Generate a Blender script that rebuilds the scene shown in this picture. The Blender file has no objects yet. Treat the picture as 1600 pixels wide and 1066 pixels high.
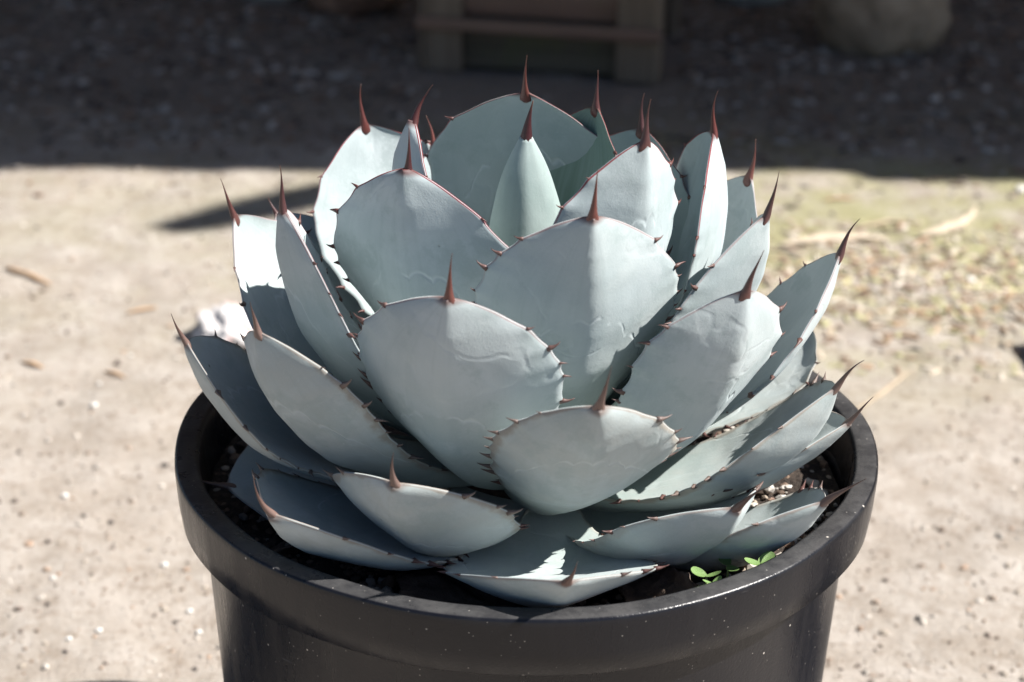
import bpy, math, random
from mathutils import Vector, Matrix, noise
random.seed(11)
sc = bpy.context.scene
R = math.radians

# ---------------------------------------------------------------- camera
cam_d = bpy.data.cameras.new('camera'); cam = bpy.data.objects.new('camera', cam_d)
sc.collection.objects.link(cam); sc.camera = cam
cam.matrix_world = (Matrix.Translation((-0.00909, -1.04075, 0.52792))
                    @ Matrix.Rotation(R(90) - 0.42220, 4, 'X') @ Matrix.Rotation(0.01626, 4, 'Z'))
cam_d.sensor_width = 36.0; cam_d.lens = 36.0 * 3000 / 1600
cam_d.clip_start = 0.01; cam_d.clip_end = 300
cam_d.dof.use_dof = True; cam_d.dof.focus_distance = 1.06; cam_d.dof.aperture_fstop = 7.6

# ---------------------------------------------------------------- sky, sun, exposure
SUN_EL, SUN_BACK = R(48), R(-8)            # elevation; swing behind the exact right (negative: in front)
sun_dir = Vector((math.cos(SUN_EL)*math.cos(SUN_BACK), math.cos(SUN_EL)*math.sin(SUN_BACK), math.sin(SUN_EL)))
w = bpy.data.worlds.new('World'); sc.world = w; w.use_nodes = True
nt = w.node_tree; bg = nt.nodes['Background']
sky = nt.nodes.new('ShaderNodeTexSky'); sky.sky_type = 'NISHITA'; sky.sun_disc = False
sky.sun_elevation = SUN_EL
sky.sun_rotation = math.atan2(sun_dir.x, sun_dir.y)
sky.air_density = 0.75; sky.dust_density = 0.4; sky.ozone_density = 1.0
nt.links.new(sky.outputs[0], bg.inputs[0]); bg.inputs[1].default_value = 0.05
sl = bpy.data.lights.new('sun', 'SUN'); sl.energy = 5.0; sl.angle = R(0.53); sl.color = (1.0, 0.96, 0.91)
so_ = bpy.data.objects.new('sun', sl); sc.collection.objects.link(so_)
so_.rotation_euler = sun_dir.to_track_quat('Z', 'Y').to_euler()
sc.view_settings.view_transform = 'Standard'; sc.view_settings.look = 'None'
sc.view_settings.exposure = 1.16; sc.view_settings.gamma = 1.0
sc.view_settings.use_curve_mapping = False

GZ = -0.36          # ground level; the pot's lip is at z = 0
GK = (0.52792-GZ)/(0.52792+.29)
def G(x, y): return (-.00909+(x+.00909)*GK, -1.04075+(y+1.04075)*GK)      # places were measured for a ground 0.29 m down
# ---------------------------------------------------------------- helpers
def obj(name, me, mat=None, parent=None, loc=None):
    o = bpy.data.objects.new(name, me); sc.collection.objects.link(o)
    if mat and me: 
        if not me.materials: me.materials.append(mat)
    if parent: o.parent = parent
    if loc: o.location = loc
    return o
def tag(o, label, cat, group=None):
    o['label'] = label; o['category'] = cat
    if group: o['group'] = group
    return o
def empty(name, loc=(0, 0, 0), rz=0):
    o = bpy.data.objects.new(name, None); sc.collection.objects.link(o)
    o.location = loc; o.rotation_euler = (0, 0, rz); o.empty_display_size = .02
    return o
def mesh(name, v, f, smooth=True, uvs=None, col=None):
    me = bpy.data.meshes.new(name); me.from_pydata([tuple(p) for p in v], [], f)
    if smooth: me.polygons.foreach_set('use_smooth', [True]*len(me.polygons))
    if uvs:
        uv = me.uv_layers.new(name='UVMap'); flat = []
        for p in me.polygons:
            for vi in p.vertices: flat += uvs[vi]
        uv.data.foreach_set('uv', flat)
    if col:
        a = me.color_attributes.new('tint', 'FLOAT_COLOR', 'POINT')
        a.data.foreach_set('color', [c for q in col for c in q])
    me.update(); return me
def lathe(name, prof, n=96, wob=None):
    v = []; f = []
    m = len(prof)
    for i in range(n):
        a = 2*math.pi*i/n
        for j, (r, z) in enumerate(prof):
            rr = r + (wob(a, z) if wob else 0)
            v.append((rr*math.cos(a), rr*math.sin(a), z))
    for i in range(n):
        k = (i+1) % n
        for j in range(m-1):
            f.append((i*m+j, k*m+j, k*m+j+1, i*m+j+1))
    return mesh(name, v, f)
def tube_data(path, radii, n=8, flat=1.0):
    v = []; f = []
    for i, p in enumerate(path):
        t = (path[min(i+1, len(path)-1)] - path[max(i-1, 0)]).normalized()
        ref = Vector((0, 0, 1)) if abs(t.z) < .9 else Vector((0, 1, 0))
        a = t.cross(ref).normalized(); b = a.cross(t)
        for k in range(n):
            an = 2*math.pi*k/n
            v.append(p + a*(math.cos(an)*radii[i]) + b*(math.sin(an)*radii[i]*flat))
    for i in range(len(path)-1):
        for k in range(n):
            l = (k+1) % n
            f.append((i*n+k, i*n+l, (i+1)*n+l, (i+1)*n+k))
    f.append(tuple(range(n-1, -1, -1))); f.append(tuple((len(path)-1)*n+k for k in range(n)))
    return v, f
def box_data(x0, x1, y0, y1, z0, z1, b=0.0, jit=0.0):
    # a bevelled board: eight corners cut to three vertices each
    v = []; f = []
    X = (x0, x1); Y = (y0, y1); Z = (z0, z1)
    idx = {}
    for i in (0, 1):
        for j in (0, 1):
            for k in (0, 1):
                sx, sy, sz = (1-2*i), (1-2*j), (1-2*k)
                jx = random.uniform(-jit, jit); jy = random.uniform(-jit, jit)
                for ax in range(3):
                    p = [X[i]+sx*b+jx, Y[j]+sy*b+jy, Z[k]+sz*b]
                    p[ax] = (X[i]+jx, Y[j]+jy, Z[k])[ax]
                    idx[(i, j, k, ax)] = len(v); v.append(p)
    g = lambda i, j, k, a: idx[(i, j, k, a)]
    for s in (0, 1):
        f.append((g(s,0,0,0), g(s,1,0,0), g(s,1,1,0), g(s,0,1,0)))
        f.append((g(0,s,0,1), g(1,s,0,1), g(1,s,1,1), g(0,s,1,1)))
        f.append((g(0,0,s,2), g(1,0,s,2), g(1,1,s,2), g(0,1,s,2)))
        for t in (0, 1):
            f.append((g(s,t,0,0), g(s,t,1,0), g(s,t,1,1), g(s,t,0,1)))
            f.append((g(s,0,t,0), g(s,1,t,0), g(s,1,t,2), g(s,0,t,2)))
            f.append((g(0,s,t,1), g(1,s,t,1), g(1,s,t,2), g(0,s,t,2)))
            for u in (0, 1):
                f.append((g(s,t,u,0), g(s,t,u,1), g(s,t,u,2)))
    return v, f
def fix_normals(me):
    import bmesh
    bm = bmesh.new(); bm.from_mesh(me); bmesh.ops.recalc_face_normals(bm, faces=bm.faces); bm.to_mesh(me); bm.free()
    return me
PHI = (1+5**.5)/2
ICO_V = [Vector(p).normalized() for p in [(-1,PHI,0),(1,PHI,0),(-1,-PHI,0),(1,-PHI,0),(0,-1,PHI),(0,1,PHI),(0,-1,-PHI),(0,1,-PHI),(PHI,0,-1),(PHI,0,1),(-PHI,0,-1),(-PHI,0,1)]]
ICO_F = [(0,11,5),(0,5,1),(0,1,7),(0,7,10),(0,10,11),(1,5,9),(5,11,4),(11,10,2),(10,7,6),(7,1,8),(3,9,4),(3,4,2),(3,2,6),(3,6,8),(3,8,9),(4,9,5),(2,4,11),(6,2,10),(8,6,7),(9,8,1)]
def scatter(name, items, mat, smooth=False):
    # items: (pos, (sx, sy, sz), colour) -> one mesh of rough little stones
    v = []; f = []; c = []
    for p, s, colr in items:
        b = len(v); rot = Matrix.Rotation(random.uniform(0, 6.28), 3, 'Z') @ Matrix.Rotation(random.uniform(-.4, .4), 3, 'X')
        for q in ICO_V:
            k = random.uniform(.78, 1.15)
            v.append(Vector(p) + rot @ Vector((q.x*s[0]*k, q.y*s[1]*k, q.z*s[2]*k))); c.append((*colr, 1))
        f += [tuple(b+i for i in t) for t in ICO_F]
    return mesh(name, v, f, smooth, None, c)
def stone_data(sx, sy, sz, seed, lev=24, rough=.25, freq=1.6):
    v = []; f = []
    n, m = lev*2, lev
    for j in range(m+1):
        th = math.pi*j/m
        for i in range(n):
            a = 2*math.pi*i/n
            d = Vector((math.sin(th)*math.cos(a), math.sin(th)*math.sin(a), math.cos(th)))
            h = 1 + rough*noise.noise(d*freq + Vector((seed, 0, 0))) + rough*.4*noise.noise(d*freq*3 + Vector((0, seed, 0))) + rough*.12*noise.noise(d*freq*9 + Vector((0, 0, seed)))
            v.append((d.x*h*sx, d.y*h*sy, d.z*h*sz))
    for j in range(m):
        for i in range(n):
            k = (i+1) % n
            f.append((j*n+i, (j+1)*n+i, (j+1)*n+k, j*n+k))
    return v, f

# ---------------------------------------------------------------- materials
class NB:
    def __init__(s, name):
        s.m = bpy.data.materials.new(name); s.m.use_nodes = True
        s.t = s.m.node_tree; s.b = s.t.nodes['Principled BSDF']
    def n(s, ty, **kw):
        x = s.t.nodes.new(ty)
        for k, val in kw.items(): setattr(x, k, val)
        return x
    def l(s, a, b): s.t.links.new(a, b)
    def noise(s, vec, scale, detail=4, rough=.6):
        x = s.n('ShaderNodeTexNoise'); x.inputs['Scale'].default_value = scale
        x.inputs['Detail'].default_value = detail; x.inputs['Roughness'].default_value = rough
        if vec is not None: s.l(vec, x.inputs['Vector'])
        return x.outputs['Fac']
    def ramp(s, fac, stops, mode='LINEAR'):
        x = s.n('ShaderNodeValToRGB'); x.color_ramp.interpolation = mode
        e = x.color_ramp.elements
        while len(e) < len(stops): e.new(.5)
        for i, (p, c) in enumerate(stops):
            e[i].position = p; e[i].color = (*c, 1) if len(c) == 3 else c
        s.l(fac, x.inputs[0]); return x.outputs[0]
    def step(s, fac, lo, hi, a=0., b=1.):
        x = s.n('ShaderNodeMapRange', interpolation_type='SMOOTHSTEP')
        s.l(fac, x.inputs[0])
        for i, q in enumerate((lo, hi, a, b)): x.inputs[i+1].default_value = q
        return x.outputs[0]
    def math(s, op, a, b=None, clamp=False):
        x = s.n('ShaderNodeMath', operation=op, use_clamp=clamp)
        for i, q in enumerate((a, b)):
            if q is None: continue
            if isinstance(q, (int, float)): x.inputs[i].default_value = q
            else: s.l(q, x.inputs[i])
        return x.outputs[0]
    def mix(s, fac, a, b, blend='MIX'):
        x = s.n('ShaderNodeMix', data_type='RGBA', blend_type=blend)
        for i, q in ((0, fac), (6, a), (7, b)):
            if isinstance(q, (int, float)): x.inputs[i].default_value = q
            elif isinstance(q, tuple): x.inputs[i].default_value = (*q, 1)
            else: s.l(q, x.inputs[i])
        return x.outputs[2]
    def bump(s, h, strength, dist, prev=None):
        x = s.n('ShaderNodeBump'); x.inputs['Strength'].default_value = strength; x.inputs['Distance'].default_value = dist
        s.l(h, x.inputs['Height'])
        if prev is not None: s.l(prev, x.inputs['Normal'])
        return x.outputs[0]
    def col(s, c): 
        if isinstance(c, tuple): s.b.inputs['Base Color'].default_value = (*c, 1)
        else: s.l(c, s.b.inputs['Base Color'])
    def set(s, **kw):
        for k, val in kw.items():
            i = s.b.inputs[k.replace('_', ' ')]
            if isinstance(val, (int, float)): i.default_value = val
            else: s.l(val, i)
def gpos(nb): return nb.n('ShaderNodeNewGeometry').outputs['Position']
def ocoord(nb): return nb.n('ShaderNodeTexCoord').outputs['Object']

# --- agave leaf: u across in x (0..1, outer face adds 2), length in y; object colour r = age, g = random
def leaf_material():
    nb = NB('agave_leaf_skin')
    uv = nb.n('ShaderNodeUVMap', uv_map='UVMap').outputs[0]
    sep = nb.n('ShaderNodeSeparateXYZ'); nb.l(uv, sep.inputs[0]); ux, uy = sep.outputs[0], sep.outputs[1]
    oi = nb.n('ShaderNodeObjectInfo'); oc = nb.n('ShaderNodeSeparateColor'); nb.l(oi.outputs['Color'], oc.inputs[0])
    age, rnd = oc.outputs[0], oc.outputs[1]
    outer = nb.math('GREATER_THAN', ux, 1.5)
    u01 = nb.math('SUBTRACT', ux, nb.math('MULTIPLY', outer, 2.0))
    au = nb.math('ABSOLUTE', nb.math('SUBTRACT', nb.math('MULTIPLY', u01, 2.0), 1.0))     # 0 midrib .. 1 margin
    P = ocoord(nb)
    # shifted coordinates per leaf
    sh = nb.n('ShaderNodeVectorMath', operation='ADD'); nb.l(P, sh.inputs[0])
    cmb = nb.n('ShaderNodeCombineXYZ'); nb.l(nb.math('MULTIPLY', rnd, 7.0), cmb.inputs[0]); nb.l(nb.math('MULTIPLY', rnd, 3.0), cmb.inputs[2]); nb.l(cmb.outputs[0], sh.inputs[1])
    Q = sh.outputs[0]
    big = nb.noise(Q, 14, 3, .55); med = nb.noise(Q, 55, 5, .65); fine = nb.noise(Q, 900, 3, .7)
    st = nb.n('ShaderNodeCombineXYZ'); nb.l(nb.math('MULTIPLY', u01, 26.0), st.inputs[0]); nb.l(nb.math('MULTIPLY', uy, 2.2), st.inputs[1]); nb.l(nb.math('MULTIPLY', rnd, 31.0), st.inputs[2])
    streak = nb.noise(st.outputs[0], 1.0, 3, .6)
    c = nb.mix(nb.step(big, .35, .68), (.378, .440, .446), (.474, .530, .537))
    c = nb.mix(nb.math('MULTIPLY', nb.step(streak, .45, .75), .28), c, (.29, .362, .358))
    c = nb.mix(nb.math('MULTIPLY', nb.step(med, .48, .68), .50), c, (.49, .553, .560))
    # greener where the bloom is thin near the base
    c = nb.mix(nb.math('MULTIPLY', nb.step(uy, .62, .18), .55), c, (.25, .345, .31))
    # older leaves: dustier and greyer
    c = nb.mix(nb.math('MULTIPLY', age, nb.step(med, .30, .70, .25, .62)), c, (.345, .36, .335))
    stain = nb.noise(Q, 21, 6, .7)
    c = nb.mix(nb.math('MULTIPLY', nb.step(stain, .52, .60), .34), c, (.27, .335, .33))
    fold = nb.n('ShaderNodeTexVoronoi', feature='DISTANCE_TO_EDGE'); fold.inputs['Scale'].default_value = 17
    wq = nb.n('ShaderNodeTexNoise'); wq.inputs['Scale'].default_value = 30; nb.l(Q, wq.inputs['Vector'])
    wa = nb.n('ShaderNodeVectorMath', operation='MULTIPLY_ADD'); nb.l(wq.outputs['Color'], wa.inputs[0]); wa.inputs[1].default_value = (.05, .05, .05); nb.l(Q, wa.inputs[2]); nb.l(wa.outputs[0], fold.inputs['Vector'])
    fl = nb.math('MULTIPLY', nb.step(fold.outputs['Distance'], .05, .0), nb.step(big, .46, .60))
    c = nb.mix(nb.math('MULTIPLY', fl, .22), c, (.52, .57, .575))
    # rubbed bloom: mottling
    c = nb.mix(nb.math('MULTIPLY', nb.step(fine, .52, .70), .20), c, (.50, .55, .56))
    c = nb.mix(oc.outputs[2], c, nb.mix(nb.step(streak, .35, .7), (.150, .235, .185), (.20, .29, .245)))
    # bud imprints: two scalloped arcs on each leaf
    wav = nb.math('MULTIPLY', nb.math('ABSOLUTE', nb.math('SINE', nb.math('MULTIPLY', au, 15.0))), .022)
    arc = nb.math('SUBTRACT', nb.math('ADD', nb.math('MULTIPLY', rnd, .18), .62), nb.math('MULTIPLY', nb.math('POWER', au, 2.0), .42))
    warp = nb.math('MULTIPLY', nb.math('SUBTRACT', nb.noise(Q, 32, 3), .5), .10)
    d1 = nb.math('ABSOLUTE', nb.math('SUBTRACT', nb.math('ADD', uy, warp), nb.math('ADD', arc, wav)))
    line = nb.math('MULTIPLY', nb.step(d1, .013, .0), nb.step(nb.noise(Q, 30, 3), .40, .56))
    c = nb.mix(nb.math('MULTIPLY', line, .5), c, (.56, .61, .62))
    # small brown scars
    vor = nb.n('ShaderNodeTexVoronoi'); vor.inputs['Scale'].default_value = 62; nb.l(Q, vor.inputs['Vector'])
    pick = nb.n('ShaderNodeSeparateColor'); nb.l(vor.outputs['Color'], pick.inputs[0])
    scar = nb.math('MULTIPLY', nb.step(vor.outputs['Distance'], .085, .03), nb.math('GREATER_THAN', pick.outputs[0], .90))
    c = nb.mix(nb.math('MULTIPLY', scar, .7), c, (.12, .10, .08))
    # scratches
    sc_v = nb.n('ShaderNodeMapping'); sc_v.inputs['Scale'].default_value = (260, 260, 34); sc_v.inputs['Rotation'].default_value = (.5, .4, .3); nb.l(Q, sc_v.inputs[0])
    scr = nb.math('MULTIPLY', nb.step(nb.noise(sc_v.outputs[0], 1, 2, .5), .72, .80), nb.step(big, .5, .62))
    c = nb.mix(nb.math('MULTIPLY', scr, .35), c, (.62, .66, .66))
    dryb = nb.math('MULTIPLY', nb.math('MULTIPLY', nb.step(nb.math('ADD', au, nb.math('MULTIPLY', nb.noise(Q, 70, 4, .7), .22)), 1.02, 1.10), nb.step(age, .6, .9)), .75)
    c = nb.mix(dryb, c, (.27, .235, .19))
    # horny margin, red on young leaves, grey brown on old ones
    horn = nb.mix(age, (.22, .030, .038), (.32, .285, .26))
    wide = nb.math('MULTIPLY', nb.step(uy, .84, 1.0), .045)
    edge = nb.math('MULTIPLY', nb.step(nb.math('ADD', au, wide), .982, .996), nb.math('MULTIPLY', nb.step(uy, .62, .90, .12, 1.0), nb.step(age, .05, .55, 1.0, .45)))
    c = nb.mix(edge, c, horn)
    tipm = nb.math('MULTIPLY', nb.step(uy, .978, .995), .85)
    c = nb.mix(tipm, c, nb.mix(age, (.11, .033, .030), (.20, .16, .14)))
    nb.col(c)
    h = nb.math('ADD', nb.math('MULTIPLY', fine, .25), nb.math('MULTIPLY', streak, .16))
    b1 = nb.bump(h, .55, .0007)
    b2 = nb.bump(nb.math('SUBTRACT', line, nb.math('ADD', nb.math('MULTIPLY', scar, 1.2), nb.math('MULTIPLY', fl, .40))), .45, .0010, b1)
    b3 = nb.bump(med, .28, .0014, b2)
    nb.set(Roughness=nb.step(med, .3, .7, .50, .64), Normal=b3, Specular_IOR_Level=.32)
    try: nb.b.inputs['Diffuse Roughness'].default_value = .6
    except KeyError: pass
    return nb.m
M_LEAF = leaf_material()
def spine_material():
    nb = NB('spine_horn')
    uv = nb.n('ShaderNodeUVMap', uv_map='UVMap').outputs[0]
    sep = nb.n('ShaderNodeSeparateXYZ'); nb.l(uv, sep.inputs[0]); t = sep.outputs[1]
    oi = nb.n('ShaderNodeObjectInfo'); oc = nb.n('ShaderNodeSeparateColor'); nb.l(oi.outputs['Color'], oc.inputs[0])
    age, rnd = oc.outputs[0], oc.outputs[1]
    young = nb.mix(nb.step(rnd, .25, .75), (.100, .019, .013), (.034, .006, .010))
    young = nb.mix(nb.step(t, .0, .25), (.105, .028, .024), young)
    old = nb.mix(nb.step(t, .1, .9), (.165, .115, .098), (.075, .043, .036))
    c = nb.mix(age, young, old)
    c = nb.mix(nb.step(t, .72, 1.0), c, nb.mix(age, (.10, .038, .022), (.06, .048, .042)))
    c = nb.mix(nb.math('MULTIPLY', nb.noise(ocoord(nb), 500, 3), .3), c, (.09, .032, .024))
    nb.col(c); nb.set(Roughness=.42, Specular_IOR_Level=.5, Normal=nb.bump(nb.noise(ocoord(nb), 700, 3), .3, .0005))
    return nb.m
M_SPINE = spine_material()
def tooth_material():
    nb = NB('tooth_horn')
    oi = nb.n('ShaderNodeObjectInfo'); oc = nb.n('ShaderNodeSeparateColor'); nb.l(oi.outputs['Color'], oc.inputs[0])
    c = nb.mix(oc.outputs[0], (.095, .026, .022), (.14, .105, .09))
    c = nb.mix(nb.math('MULTIPLY', nb.noise(ocoord(nb), 400, 2), .4), c, (.07, .045, .04))
    nb.col(c); nb.set(Roughness=.5); return nb.m
M_TOOTH = tooth_material()
def dry_material():
    nb = NB('withered_leaf'); P = ocoord(nb)
    nb.col(nb.ramp(nb.noise(P, 60, 5), [(.3, (.045, .032, .025)), (.55, (.11, .078, .06)), (.75, (.21, .165, .13))]))
    nb.set(Roughness=.8, Normal=nb.bump(nb.noise(P, 220, 4), .8, .002)); return nb.m
M_DRY = dry_material()
def plastic(name, base=.006, dust=.11):
    nb = NB(name); P = ocoord(nb)
    big = nb.noise(P, 9, 4); mp = nb.n('ShaderNodeMapping'); mp.inputs['Scale'].default_value = (9, 9, 1.2); nb.l(P, mp.inputs[0])
    run = nb.noise(mp.outputs[0], 6, 5, .65)
    c = nb.mix(nb.math('MULTIPLY', nb.step(run, .42, .80), .55*dust), (base, base*1.05, base*1.5), (.055, .053, .052))
    c = nb.mix(nb.math('MULTIPLY', nb.step(big, .52, .75), .35*dust), c, (.10, .09, .08))
    nz = nb.n('ShaderNodeSeparateXYZ'); nb.l(nb.n('ShaderNodeNewGeometry').outputs['Normal'], nz.inputs[0])
    c = nb.mix(nb.math('MULTIPLY', nb.step(nz.outputs[2], .75, .98), nb.step(nb.noise(P, 60, 5, .7), .3, .7, .25, .7)), c, (.085, .083, .082))
    v = nb.n('ShaderNodeTexVoronoi'); v.inputs['Scale'].default_value = 120; nb.l(P, v.inputs['Vector'])
    pk = nb.n('ShaderNodeSeparateColor'); nb.l(v.outputs['Color'], pk.inputs[0])
    sp = nb.math('MULTIPLY', nb.step(v.outputs['Distance'], .12, .04), nb.math('GREATER_THAN', nb.math('ADD', pk.outputs[0], nb.math('MULTIPLY', big, .35)), 1.03))
    v2 = nb.n('ShaderNodeTexVoronoi'); v2.inputs['Scale'].default_value = 420; nb.l(P, v2.inputs['Vector'])
    pk2 = nb.n('ShaderNodeSeparateColor'); nb.l(v2.outputs['Color'], pk2.inputs[0])
    sp2 = nb.math('MULTIPLY', nb.step(v2.outputs['Distance'], .22, .10), nb.math('GREATER_THAN', nb.math('ADD', pk2.outputs[0], nb.math('MULTIPLY', run, .45)), 1.15))
    spk = nb.math('MAXIMUM', sp, nb.math('MULTIPLY', sp2, .55))
    c = nb.mix(spk, c, (.42, .39, .35))
    ms = nb.n('ShaderNodeMapping'); ms.inputs['Scale'].default_value = (40, 40, 420); ms.inputs['Rotation'].default_value = (.15, .1, 0); nb.l(P, ms.inputs[0])
    scr = nb.math('MULTIPLY', nb.step(nb.noise(ms.outputs[0], 1, 2), .70, .78), nb.step(big, .45, .6))
    c = nb.mix(nb.math('MULTIPLY', scr, .55), c, (.20, .20, .21))
    nb.col(c)
    nb.set(Roughness=nb.math('ADD', nb.step(run, .3, .8, .24, .46), nb.math('MULTIPLY', spk, .3)), Specular_IOR_Level=.36,
           Normal=nb.bump(nb.math('ADD', nb.noise(P, 500, 3), nb.math('MULTIPLY', big, 2.0)), .18, .001))
    return nb.m
M_POT = plastic('black_plastic')
def soil_material():
    nb = NB('potting_soil'); P = gpos(nb)
    nb.col(nb.ramp(nb.noise(P, 160, 6, .7), [(.3, (.012, .009, .007)), (.55, (.045, .032, .024)), (.72, (.12, .085, .06))]))
    nb.set(Roughness=.95, Normal=nb.bump(nb.noise(P, 240, 5), 1.0, .004)); return nb.m
M_SOIL = soil_material()
def tint_material(name, rough=.9):
    nb = NB(name); a = nb.n('ShaderNodeVertexColor', layer_name='tint').outputs[0]
    nb.col(nb.mix(nb.math('MULTIPLY', nb.noise(gpos(nb), 350, 3), .5), a, nb.mix(1.0, a, (.45, .42, .40), 'MULTIPLY')))
    nb.set(Roughness=rough); return nb.m
M_GRIT = tint_material('grit')
def ground_material():
    nb = NB('decomposed_granite'); P = gpos(nb)
    sep = nb.n('ShaderNodeSeparateXYZ'); nb.l(P, sep.inputs[0])
    big = nb.noise(P, 3.2, 5); mid = nb.noise(P, 17, 6, .65); fine = nb.noise(P, 130, 5, .7); vf = nb.noise(P, 520, 3, .7)
    c = nb.mix(nb.step(mid, .35, .68), (.345, .302, .258), (.465, .424, .382))
    c = nb.mix(nb.math('MULTIPLY', nb.step(big, .42, .66), .45), c, (.39, .335, .285))
    c = nb.mix(nb.math('MULTIPLY', nb.step(fine, .52, .72), .60), c, (.20, .155, .115))
    c = nb.mix(nb.math('MULTIPLY', nb.step(nb.noise(P, 44, 5, .7), .50, .68), .50), c, (.225, .175, .132))
    c = nb.mix(nb.math('MULTIPLY', nb.step(vf, .58, .72), .45), c, (.60, .565, .52))
    # moss film on the damp ground by the shade line
    band = nb.math('MULTIPLY', nb.step(sep.outputs[1], .62, 1.25), nb.step(sep.outputs[1], 2.2, 1.5))
    side = nb.step(sep.outputs[0], -.55, .25, .25, 1.0)
    ms = nb.math('MULTIPLY', nb.math('MULTIPLY', band, side), nb.step(nb.noise(P, 7, 5, .65), .36, .62))
    c = nb.mix(nb.math('MULTIPLY', ms, .75), c, (.295, .285, .135))
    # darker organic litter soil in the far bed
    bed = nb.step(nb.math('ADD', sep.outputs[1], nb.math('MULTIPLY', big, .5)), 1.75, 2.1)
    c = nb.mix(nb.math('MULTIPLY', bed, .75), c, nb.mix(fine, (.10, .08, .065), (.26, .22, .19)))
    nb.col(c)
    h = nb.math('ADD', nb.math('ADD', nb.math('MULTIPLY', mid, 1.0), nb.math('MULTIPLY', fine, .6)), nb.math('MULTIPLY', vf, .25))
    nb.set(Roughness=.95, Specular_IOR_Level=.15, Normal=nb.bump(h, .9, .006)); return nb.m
M_GROUND = ground_material()
def wood_material(name, c0, c1, sx=(3, 60, 60), moss=True):
    nb = NB(name); P = ocoord(nb)
    mp = nb.n('ShaderNodeMapping'); mp.inputs['Scale'].default_value = sx; nb.l(P, mp.inputs[0])
    g = nb.noise(mp.outputs[0], 1, 6, .6)
    c = nb.mix(nb.step(g, .3, .7), c0, c1)
    c = nb.mix(nb.math('MULTIPLY', nb.step(nb.noise(P, 12, 4), .5, .7), .6 if moss else .2), c, (.075, .075, .035))
    nb.col(c); nb.set(Roughness=.85, Normal=nb.bump(g, .6, .003)); return nb.m
M_WOOD = wood_material('weathered_redwood', (.075, .050, .036), (.14, .100, .074))
M_WOODR = wood_material('rail_redwood', (.12, .070, .050), (.19, .125, .09), moss=False)
M_POST = wood_material('olive_post', (.115, .085, .058), (.18, .138, .098), (60, 60, 3), False)
M_MOSSW = wood_material('mossy_board', (.046, .038, .025), (.092, .077, .052))
M_PINE = wood_material('grey_timber', (.22, .18, .14), (.34, .29, .24), moss=False)
def stone_material(name, c0, c1, c2, sc_=18):
    nb = NB(name); P = ocoord(nb)
    c = nb.ramp(nb.noise(P, sc_, 7, .65), [(.3, c0), (.52, c1), (.72, c2)])
    nb.col(c); nb.set(Roughness=.9, Normal=nb.bump(nb.noise(P, sc_*5, 5), .6, .006)); return nb.m
def plain(name, c, rough=.7, nscale=80, var=.35):
    nb = NB(name); P = ocoord(nb)
    d = tuple(q*(1-var) for q in c)
    nb.col(nb.mix(nb.noise(P, nscale, 5), d, tuple(min(1, q*(1+var*.6)) for q in c))); nb.set(Roughness=rough, Normal=nb.bump(nb.noise(P, nscale*2, 3), .4, .002)); return nb.m
M_BOULDER = stone_material('sandstone', (.16, .12, .08), (.31, .24, .17), (.43, .35, .26))
M_REDSTONE = stone_material('brown_stone', (.10, .055, .035), (.19, .105, .065), (.26, .16, .11))
M_GREYSTONE = stone_material('grey_stone', (.20, .18, .16), (.32, .30, .27), (.42, .40, .37))
M_PALESTONE = stone_material('pale_stone', (.40, .42, .40), (.52, .54, .52), (.60, .61, .60))

# ---------------------------------------------------------------- ground
def axis(lo, hi, step, far):
    a = []; x = lo
    while x <= hi+1e-6: a.append(x); x += step
    g = step; lowside = []; x = lo
    while x > -far: g *= 1.55; x -= g; lowside.append(x)
    g = step; x = a[-1]; up = []
    while x < far: g *= 1.55; x += g; up.append(x)
    return lowside[::-1] + a + up
XS = axis(-1.25, 1.25, .0125, 60); YS = axis(-.3, 3.2, .0125, 60)
def gheight(x, y):
    if abs(x) > 1.6 or y > 3.6 or y < -.6: return 0
    return .0045*noise.noise(Vector((x*9, y*9, 0))) + .0022*noise.noise(Vector((x*31, y*31, 3))) + .0010*noise.noise(Vector((x*80, y*80, 7)))
gv = [(x, y, gheight(x, y)) for y in YS for x in XS]; nx = len(XS)
gf = [(j*nx+i, j*nx+i+1, (j+1)*nx+i+1, (j+1)*nx+i) for j in range(len(YS)-1) for i in range(nx-1)]
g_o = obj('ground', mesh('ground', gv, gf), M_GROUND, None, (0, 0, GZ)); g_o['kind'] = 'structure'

# ---------------------------------------------------------------- open shed whose roof shades the bed behind
RZ = 2.11; SHX, SHY = (RZ-GZ)/math.tan(SUN_EL)*math.cos(SUN_BACK), (RZ-GZ)/math.tan(SUN_EL)*math.sin(SUN_BACK)
shed = empty('open_shed', (0, 0, GZ)); tag(shed, 'open fronted timber shed with a flat boarded roof shading the bed', 'shed')
def edge_y(x): return G(0, 1.315)[1] + .045*(x-SHX) + SHY        # roof edge so that its shade ends where the photograph's does
bw = .30; x = -4.2; k = 0
roof_bits = []
while x < 9.0:
    dy = 0
    if .46 < x+bw/2-SHX < .62: dy = -.055
    if x+bw/2-SHX >= .62: dy = -.06 + .02*math.sin(k*1.7)
    y0 = edge_y(x+bw/2)+dy
    bwx = bw
    roof_bits.append((x, x+bwx-.0015, y0, 6.2)); x += bwx; k += 1
for (a, b, y0, y1) in roof_bits:
    v, f = box_data(a, b, y0, y1, RZ-GZ, RZ-GZ+.03, .003)
    obj('roof_board', fix_normals(mesh('roof_board', v, f, False)), M_PINE, shed)
v, f = box_data(-4.2, 9, 6.1, 6.18, 0, RZ-GZ-.01, .003); obj('back_wall', fix_normals(mesh('back_wall', v, f, False)), M_PINE, shed)
for px in (-3.6, 5.2, 8.6):
    v, f = box_data(px-.05, px+.05, edge_y(px)+.25, edge_y(px)+.35, 0, RZ-GZ-.01, .004); obj('post', fix_normals(mesh('post', v, f, False)), M_PINE, shed)
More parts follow.
